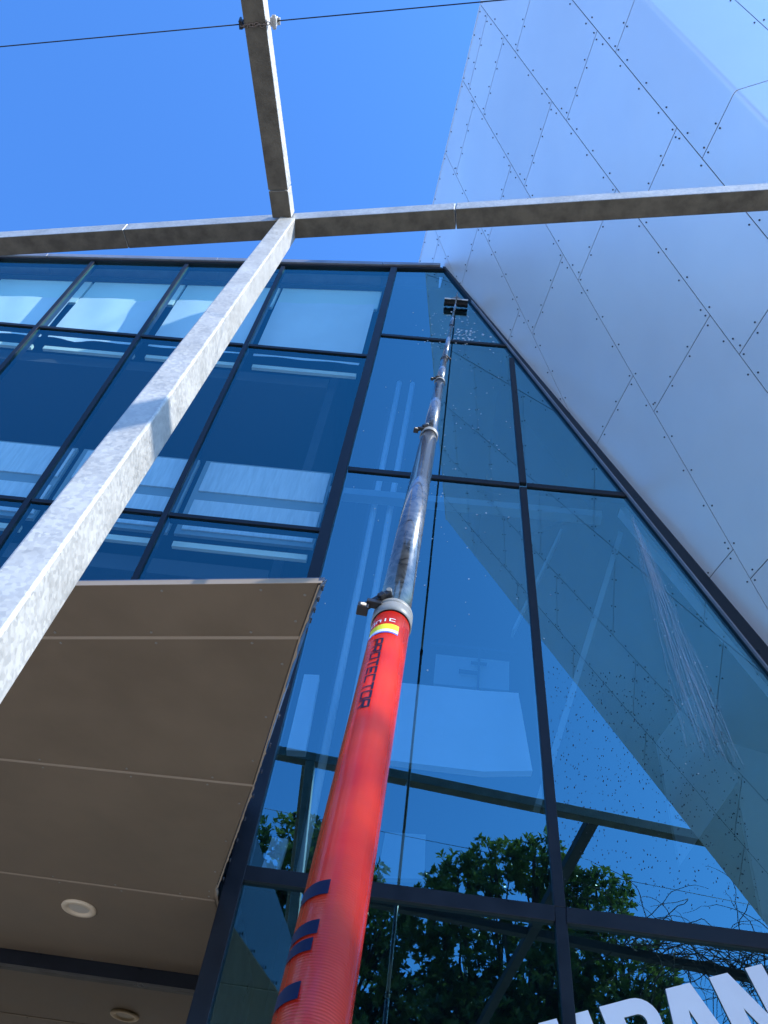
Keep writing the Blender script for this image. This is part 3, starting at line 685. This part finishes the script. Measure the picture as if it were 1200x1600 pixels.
# prints on the red section: stroke lettering wrapped round the tube
GL = {'P': [[(0, 0), (0, 1), (1, 1), (1, .45), (0, .45)]], 'R': [[(0, 0), (0, 1), (1, 1), (1, .45), (0, .45)], [(.45, .45), (1, 0)]],
      'O': [[(0, 0), (0, 1), (1, 1), (1, 0), (0, 0)]], 'T': [[(0, 1), (1, 1)], [(.5, 1), (.5, 0)]], 'E': [[(1, 1), (0, 1), (0, 0), (1, 0)], [(0, .5), (.85, .5)]],
      'C': [[(1, 1), (0, 1), (0, 0), (1, 0)]], 'N': [[(0, 0), (0, 1), (.5, 1), (1, .8), (1, 0)]], 'I': [[(.5, 0), (.5, 1)]]}
def wrap(pt, r): # (arc, z) -> local point; arc measured to the left from the camera-facing line
    a = pt[0] / r; return Vector((SX * math.sin(a) * r, math.cos(a) * r, pt[1]))
def strokes(b, word, place, w, h, lw, gap, r, m=0):
    x = 0
    for ch in word:
        for pl_ in GL[ch]:
            for p, q in zip(pl_, pl_[1:]):
                A = Vector(((x + p[0] * w), p[1] * h)); Bq = Vector(((x + q[0] * w), q[1] * h)); t_ = (Bq - A).normalized(); s_ = Vector((-t_.y, t_.x)) * lw / 2
                A = A - t_ * lw / 2; Bq = Bq + t_ * lw / 2; n = 5
                L1 = [place(A + (Bq - A) * k / n + s_) for k in range(n + 1)]; L2 = [place(A + (Bq - A) * k / n - s_) for k in range(n + 1)]
                vs = [wrap(p_, r) for p_ in L1] + [wrap(p_, r) for p_ in L2]
                b.add(vs, [(k, k + 1, n + 2 + k, n + 1 + k) for k in range(n)], m)
        x += w + gap
R0 = 0.0285
b = MB()   # reads downwards: local x of text -> -z, top of letters -> right
strokes(b, 'PROTECTOR', lambda p: (0.0205 - p.y, -0.128 - p.x), 0.0165, 0.0125, 0.0024, 0.0052, R0 + 0.0006)
pole_obj(b, 'name_print', MAT['navy'], 0.0, parent=SEC[0])
b = MB(); strokes(b, 'IONIC', lambda p: (0.0455 - p.x, -0.068 + p.y), 0.0070, 0.0085, 0.0019, 0.0036, R0 + 0.0006)
pole_obj(b, 'maker_print', MAT['white'], 0.0, parent=SEC[0])
b = MB()
def patch(b, a0, a1, z0, z1, r, m, n=14, skew=0.0):
    vs = [wrap((a0 + (a1 - a0) * k / n, z0 + skew * k / n), r) for k in range(n + 1)] + [wrap((a0 + (a1 - a0) * k / n, z1 + skew * k / n), r) for k in range(n + 1)]
    b.add(vs, [(k, k + 1, n + 2 + k, n + 1 + k) for k in range(n)], m)
patch(b, -0.012, 0.036, -0.096, -0.078, R0 + 0.0005, 0); patch(b, -0.012, 0.036, -0.104, -0.096, R0 + 0.0005, 1); patch(b, -0.012, 0.036, -0.108, -0.104, R0 + 0.0005, 2)
pole_obj(b, 'sticker', [MAT['yellow'], MAT['white'], MAT['blue']], 0.0, parent=SEC[0])
for z0, z1, a0 in ((-0.632, -0.615, 0.008), (-0.676, -0.661, 0.010), (-0.693, -0.680, 0.012), (-0.738, -0.722, 0.014), (-0.80, -0.775, 0.012)):
    b = MB(); patch(b, a0, 0.040, z0, z1, R0 + 0.0005, 0); pole_obj(b, 'stripe_print', MAT['navy'], 0.0, parent=SEC[0])
# brush head resting on the glass
BR = TIP + Vector((0, 0, 0.0))
b = MB(); b.box(BR + Vector((0, 0.015, 0.0)), (0.158, 0.014, 0.011)); bh = b.build('brush_head', MAT['black'], PL, bevel=0.004)
for sx_ in (-1, 1):
    b = MB(); b.box(BR + Vector((0.115 * sx_, -0.004, 0.002)), (0.042, 0.005, 0.010)); b.build('end_cap', MAT['white'], PL)
b = MB(); b.bb(BR.x - 0.08, BR.x + 0.08, BR.y - 0.010, BR.y - 0.003, BR.z - 0.004, BR.z + 0.006); b.build('brush_bar', MAT['white'], PL)
b = MB()
for k in range(380):
    x = random.uniform(-0.155, 0.155); z = random.uniform(-0.012, 0.012); sp = random.uniform(-0.008, 0.008)
    b.tube([BR + Vector((x, 0.028, z)), BR + Vector((x + sp, 0.098 + random.uniform(-0.012, 0.0), z * 1.7 - 0.006 + random.uniform(-0.012, 0.004)))], 0.0042, 4)
b.build('bristles', MAT['black'], PL)
b = MB(); b.tube([PC1 + PU * 10.72, BR + Vector((0.0, -0.045, 0.05)), BR + Vector((0.005, -0.03, 0.17))], [0.011, 0.010, 0.006], 10); b.build('gooseneck', MAT['carbon'], PL)
b = MB(); b.prism([BR + Vector((-0.07, 0.0, 0.015)), BR + Vector((0.07, 0.0, 0.015)), BR + Vector((0.02, 0.0, 0.09)), BR + Vector((-0.02, 0.0, 0.09))], (0, 0.02, 0)); b.build('brush_bracket', MAT['chain'], PL)

# ------------------------------------------------------------------ sign lettering
SG = thing('sign_lettering', (1.6, 5.5, 3.5), 'large white letters in a rising arc on the lower right glass', 'sign')
def letter(name, org, ang, polys, sc):
    b = MB(); ca, sa = math.cos(ang), math.sin(ang)
    for pl_ in polys:
        pts = [(org[0] + sc * (p[0] * ca - p[1] * sa), 5.500, org[1] + sc * (p[0] * sa + p[1] * ca)) for p in pl_]
        b.prism(pts, (0, 0.006, 0))
    return b.build('letter', MAT['sign'], SG)
# unit letters, origin at top left corner, y down negative
Lh = 1.0
Upoly = [[(0, 0), (.24, 0), (.24, -.72), (.26, -.79), (.26, -1.0), (.14, -.98), (.03, -.9), (0, -.76)], [(.26, -.79), (.40, -.79), (.40, -1.0), (.26, -1.0)], [(.40, -.79), (.42, -.72), (.42, 0), (.66, 0), (.66, -.76), (.63, -.9), (.52, -.98), (.40, -1.0)]]
def arc(cx, cy, r, a0, a1, n=10): return [(cx + r * math.cos(rad(a0 + (a1 - a0) * k / n)), cy + r * math.sin(rad(a0 + (a1 - a0) * k / n))) for k in range(n + 1)]
ring = []
oa = arc(.42, -.28, .28, 90, -90, 12); ia = arc(.42, -.28, .095, 90, -90, 12)
Rp = [[(0, 0), (.25, 0), (.25, -1), (0, -1)], [(.25, 0), (.42, 0), (.42, -.185), (.25, -.185)], [(.25, -.375), (.42, -.375), (.42, -.56), (.25, -.56)]]
for k in range(12): Rp.append([oa[k], oa[k + 1], ia[k + 1], ia[k]])
Rp.append([(.30, -.561), (.52, -.545), (.74, -1), (.47, -1)])
Ap = [[(.22, 0), (.39, 0), (.39, -.01), (.235, -1), (-.02, -1)], [(.39, 0), (.56, 0), (.80, -1), (.545, -1), (.39, -.30)], [(.26, -.83), (.50, -.83), (.46, -.66), (.31, -.66)]]
Ap = [[(.22, 0), (.39, 0), (.39, -.28), (.235, -1), (-.02, -1)], [(.39, 0), (.56, 0), (.80, -1), (.545, -1), (.39, -.28)], [(.262, -.86), (.518, -.86), (.478, -.69), (.302, -.69)]]
Np = [[(0, 0), (.24, 0), (.24, -1), (0, -1)], [(.24, 0), (.26, 0), (.52, -.58), (.52, -1), (.50, -1), (.24, -.42)], [(.52, 0), (.76, 0), (.76, -1), (.52, -1)]]
SC = 0.47
letter('letter', (0.835, 3.61), rad(20.5), Upoly, SC)
letter('letter', (1.193, 3.745), rad(20.5), Rp, SC)
letter('letter', (1.50, 3.862), rad(20), Ap, SC)
letter('letter', (1.869, 3.999), rad(20), Np, SC)

# ------------------------------------------------------------------ water and specks on the glass
b = MB()
for k in range(230):
    t_ = min(1, max(0, random.gauss(0.5, 0.24))); q0 = random.random() ** 1.1 * 0.85; q1 = min(1.0, q0 + random.uniform(0.06, 0.35)); w0_ = 0.02 + 0.16 * q0
    ph = random.uniform(0, 6); pts = []
    for j in range(9):
        q = q0 + (q1 - q0) * j / 8
        xc = 1.83 + 0.30 * q + 0.06 * q * q; zc = 8.34 - 2.75 * q
        pts.append((xc + random.gauss(0, 1) * 0.0 + (t_ - 0.5) * 2 * (0.03 + 0.19 * q) + 0.006 * math.sin(ph + q * 30), 5.502, zc + (0.5 - t_) * 0.12))
    w_ = random.uniform(0.0008, 0.0028); b.tube(pts, [w_ * (0.4 + 0.6 * math.sin(math.pi * (j + 0.5) / 9)) for j in range(9)], 4)
tag(b.build('water_streaks', MAT['water']), 'white streaks of water running down the right pane', 'water', kind='stuff')
b = MB()
def drop(x, z, r):
    m_ = random.uniform(0.8, 1.6); vs = [(x, 5.5, z)] ; k0 = []
    vs = [(x + r * math.cos(a), 5.509, z + r * m_ * math.sin(a)) for a in [i * math.pi / 3 for i in range(6)]] + [(x, 5.502, z)]
    b.add(vs, [(i, (i + 1) % 6, 6) for i in range(6)], 0, True)
for k in range(90): drop(random.gauss(-0.13, 0.22), random.uniform(11.2, 12.3), random.uniform(0.004, 0.014))
for k in range(40): drop(random.gauss(-0.02, 0.16), random.uniform(11.35, 11.75), random.uniform(0.01, 0.02))
for k in range(80): drop(random.gauss(0.15, 0.33), random.uniform(6.5, 11.4), random.uniform(0.003, 0.009))
for k in range(25): drop(random.uniform(-1.0, 0.0), random.uniform(6, 10.5), random.uniform(0.003, 0.009))
for k in range(50): drop(random.gauss(2.05, 0.12), random.uniform(5.4, 8.0), random.uniform(0.002, 0.006))
tag(b.build('water_drops', MAT['drop']), 'scattered water drops on the panes below the brush', 'water', kind='stuff')
b = MB()
for k in range(900):
    x = random.uniform(0.95, 2.3); z = random.uniform(4.4, 6.3)
    r = random.uniform(0.0015, 0.004); m_ = random.uniform(1, 2.4)
    b.add([(x + r * math.cos(a), 5.509, z + r * m_ * math.sin(a)) for a in [i * math.pi / 2.5 for i in range(5)]], [(0, 1, 2, 3, 4)])
tag(b.build('dirt_specks', MAT['dirt']), 'dark dirt specks on the lower right pane', 'dirt', kind='stuff')

# ------------------------------------------------------------------ trees behind the camera (seen reflected)
def tree(name, base, blobs, label, seed, nros):
    rnd = random.Random(seed); t_ = thing(name, base, label, 'tree', 'evergreen trees mirrored in the glass')
    base = Vector(base); b = MB()
    top = Vector((sum(q[0][0] for q in blobs) / len(blobs), sum(q[0][1] for q in blobs) / len(blobs), 6.5))
    fork = base + (top - base) * 0.45 + Vector((0.15, 0, 0))
    b.tube([base, base + (fork - base) * 0.5 + Vector((0.08, 0.05, 0)), fork], [0.26, 0.2, 0.17], 12)
    for c, r in blobs:
        c = Vector(c); mid = fork.lerp(c, 0.5) + Vector((rnd.uniform(-.3, .3), rnd.uniform(-.2, .2), rnd.uniform(0, .4)))
        b.tube([fork, mid, c, c + Vector((0, 0, r * 0.6))], [0.10, 0.06, 0.03, 0.012], 7)
        for k in range(7):
            d = Vector((rnd.gauss(0, 1), rnd.gauss(0, 1), rnd.gauss(0.2, 1))).normalized(); b.tube([c.lerp(mid, 0.3), c + d * r * 0.5, c + d * r * 0.95], [0.025, 0.015, 0.006], 5)
    b.build('trunk', MAT['bark'], t_)
    vs = []; fs = []
    def leaf(p, d, up_, L_, w_):
        s_ = d.cross(up_); 
        if s_.length < 1e-3: return
        s_.normalize(); n_ = s_.cross(d); k = len(vs)
        a = p; m1 = p + d * L_ * 0.5; e = p + d * L_ - n_ * L_ * 0.1
        vs.extend([a, m1 + s_ * w_ + n_ * w_ * 0.5, e, m1 - s_ * w_ + n_ * w_ * 0.5, m1])
        fs.extend([(k, k + 1, k + 4), (k + 1, k + 2, k + 4), (k + 2, k + 3, k + 4), (k + 3, k, k + 4)])
    tot = sum(r ** 2 for c, r in blobs)
    for c, r in blobs:
        c = Vector(c)
        for q in range(int(nros * r ** 2 / tot)):
            d = Vector((rnd.gauss(0, 1), rnd.gauss(0, 1), rnd.gauss(0, 1))).normalized()
            rr = r * (rnd.uniform(0.35, 1.0) ** 0.6) * (1 + 0.18 * math.sin(d.x * 5 + c.x) * math.sin(d.z * 6 + c.z))
            p = c + Vector((d.x * rr, d.y * rr, d.z * rr * 0.9))
            ax = (d + Vector((rnd.gauss(0, .5), rnd.gauss(0, .5), rnd.gauss(0.5, .5)))).normalized()
            o1 = ax.orthogonal().normalized(); o2 = ax.cross(o1); ph = rnd.uniform(0, 6)
            for k in range(8):
                a = ph + k * 2.4; sp = 0.55 + 0.12 * k / 8
                ld = (ax * rnd.uniform(0.3, 0.9) + (o1 * math.cos(a) + o2 * math.sin(a)) * sp).normalized()
                L_ = rnd.uniform(0.09, 0.21); leaf(p + ld * 0.015 + ax * rnd.uniform(-0.05, 0.05), ld, ax, L_, L_ * rnd.uniform(0.2, 0.3))
    b = MB(); b.add(vs, fs, 0, False); b.build('crown', MAT['leaf'], t_)
rt = random.Random(3)
bl1 = [((-2.9, -8.2, 11.3), 1.0), ((-2.1, -8.6, 11.7), 1.0), ((-1.3, -8.4, 10.9), 0.9), ((-3.3, -8.6, 10.2), 0.9), ((-0.5, -8.3, 10.1), 1.0), ((-1.0, -8.8, 9.2), 1.2), ((-2.4, -8.6, 9.4), 1.3), ((-3.2, -8.8, 8.2), 1.2), ((-1.6, -8.4, 7.6), 1.4), ((-0.4, -8.8, 7.8), 1.2), ((-2.5, -8.4, 6.4), 1.3), ((-0.9, -8.6, 6.2), 1.3)]
bl2 = [((1.15, -8.3, 11.2), 0.8), ((0.6, -8.5, 10.6), 0.8), ((2.0, -8.4, 11.9), 0.75), ((2.9, -8.3, 12.1), 0.75), ((3.6, -8.5, 11.6), 0.8), ((4.3, -8.3, 11.3), 0.8), ((1.3, -8.6, 9.7), 0.9), ((2.1, -8.8, 10.7), 0.6), ((3.7, -8.6, 10.3), 1.0), ((3.0, -8.6, 9.4), 1.1), ((4.9, -8.4, 9.8), 0.85), ((5.5, -8.3, 9.4), 0.7), ((0.6, -8.8, 8.6), 1.2), ((1.9, -8.6, 8.4), 1.2), ((4.2, -8.8, 8.5), 1.2), ((5.4, -8.6, 8.3), 0.8), ((3.0, -8.4, 7.6), 1.4), ((1.0, -8.5, 7.0), 1.3), ((4.6, -8.6, 7.0), 1.2), ((2.4, -8.6, 6.2), 1.4), ((3.9, -8.4, 5.8), 1.2), ((1.4, -9.8, 8.6), 1.3), ((3.2, -9.9, 8.9), 1.3), ((2.2, -9.8, 7.0), 1.5), ((4.2, -9.7, 7.4), 1.3), ((0.2, -9.6, 7.2), 1.3)]
tree('evergreen_tree', (-1.7, -8.7, 0), bl1, 'leafy evergreen tree mirrored in the glass left of the red pole', 11, 3800)
tree('evergreen_tree', (2.6, -8.7, 0), bl2, 'broad evergreen tree mirrored in the glass right of the red pole', 12, 8200)

# bare vine over the back beam, seen mirrored
b = MB(); rv_ = random.Random(5)
for k in range(230):
    x = rv_.uniform(2.9, 6.8) if k % 3 else rv_.uniform(4.6, 7.2); p = Vector((x, l2(x) + rv_.uniform(-0.2, 0.2), ZB + 0.08)); a = rv_.uniform(0, 6.28)
    d = Vector((math.cos(a) * 0.9, math.sin(a) * 0.35, rv_.uniform(-0.4, 1.6))).normalized(); pts = [p]; n = rv_.randint(7, 20)
    for j in range(n):
        d = (d + Vector((rv_.gauss(0, .25), rv_.gauss(0, .12), -0.10 + rv_.gauss(0, .2)))).normalized(); pts.append(pts[-1] + d * 0.11)
    b.tube(pts, [0.009 * (1 - 0.75 * j / n) for j in range(n + 1)], 5)
tag(b.build('bare_vine', MAT['twig']), 'tangle of bare brown vine twigs mirrored in the lower right glass', 'vine')
for z, y in ((10.9, -14.0), (10.1, -14.0), (12.3, -14.2)):
    b = MB(); b.tube([(-20 + 4 * k, y - 0.02 * k, z + 0.0012 * (4 * k - 24) ** 2) for k in range(13)], 0.011, 6)
    lab = {10.9: 'middle thin power line mirrored in the glass', 10.1: 'lowest thin power line mirrored in the glass', 12.3: 'highest thin power line mirrored in the glass'}[z]
    tag(b.build('power_line', MAT['wire']), lab, 'cable', 'power lines mirrored in the glass')
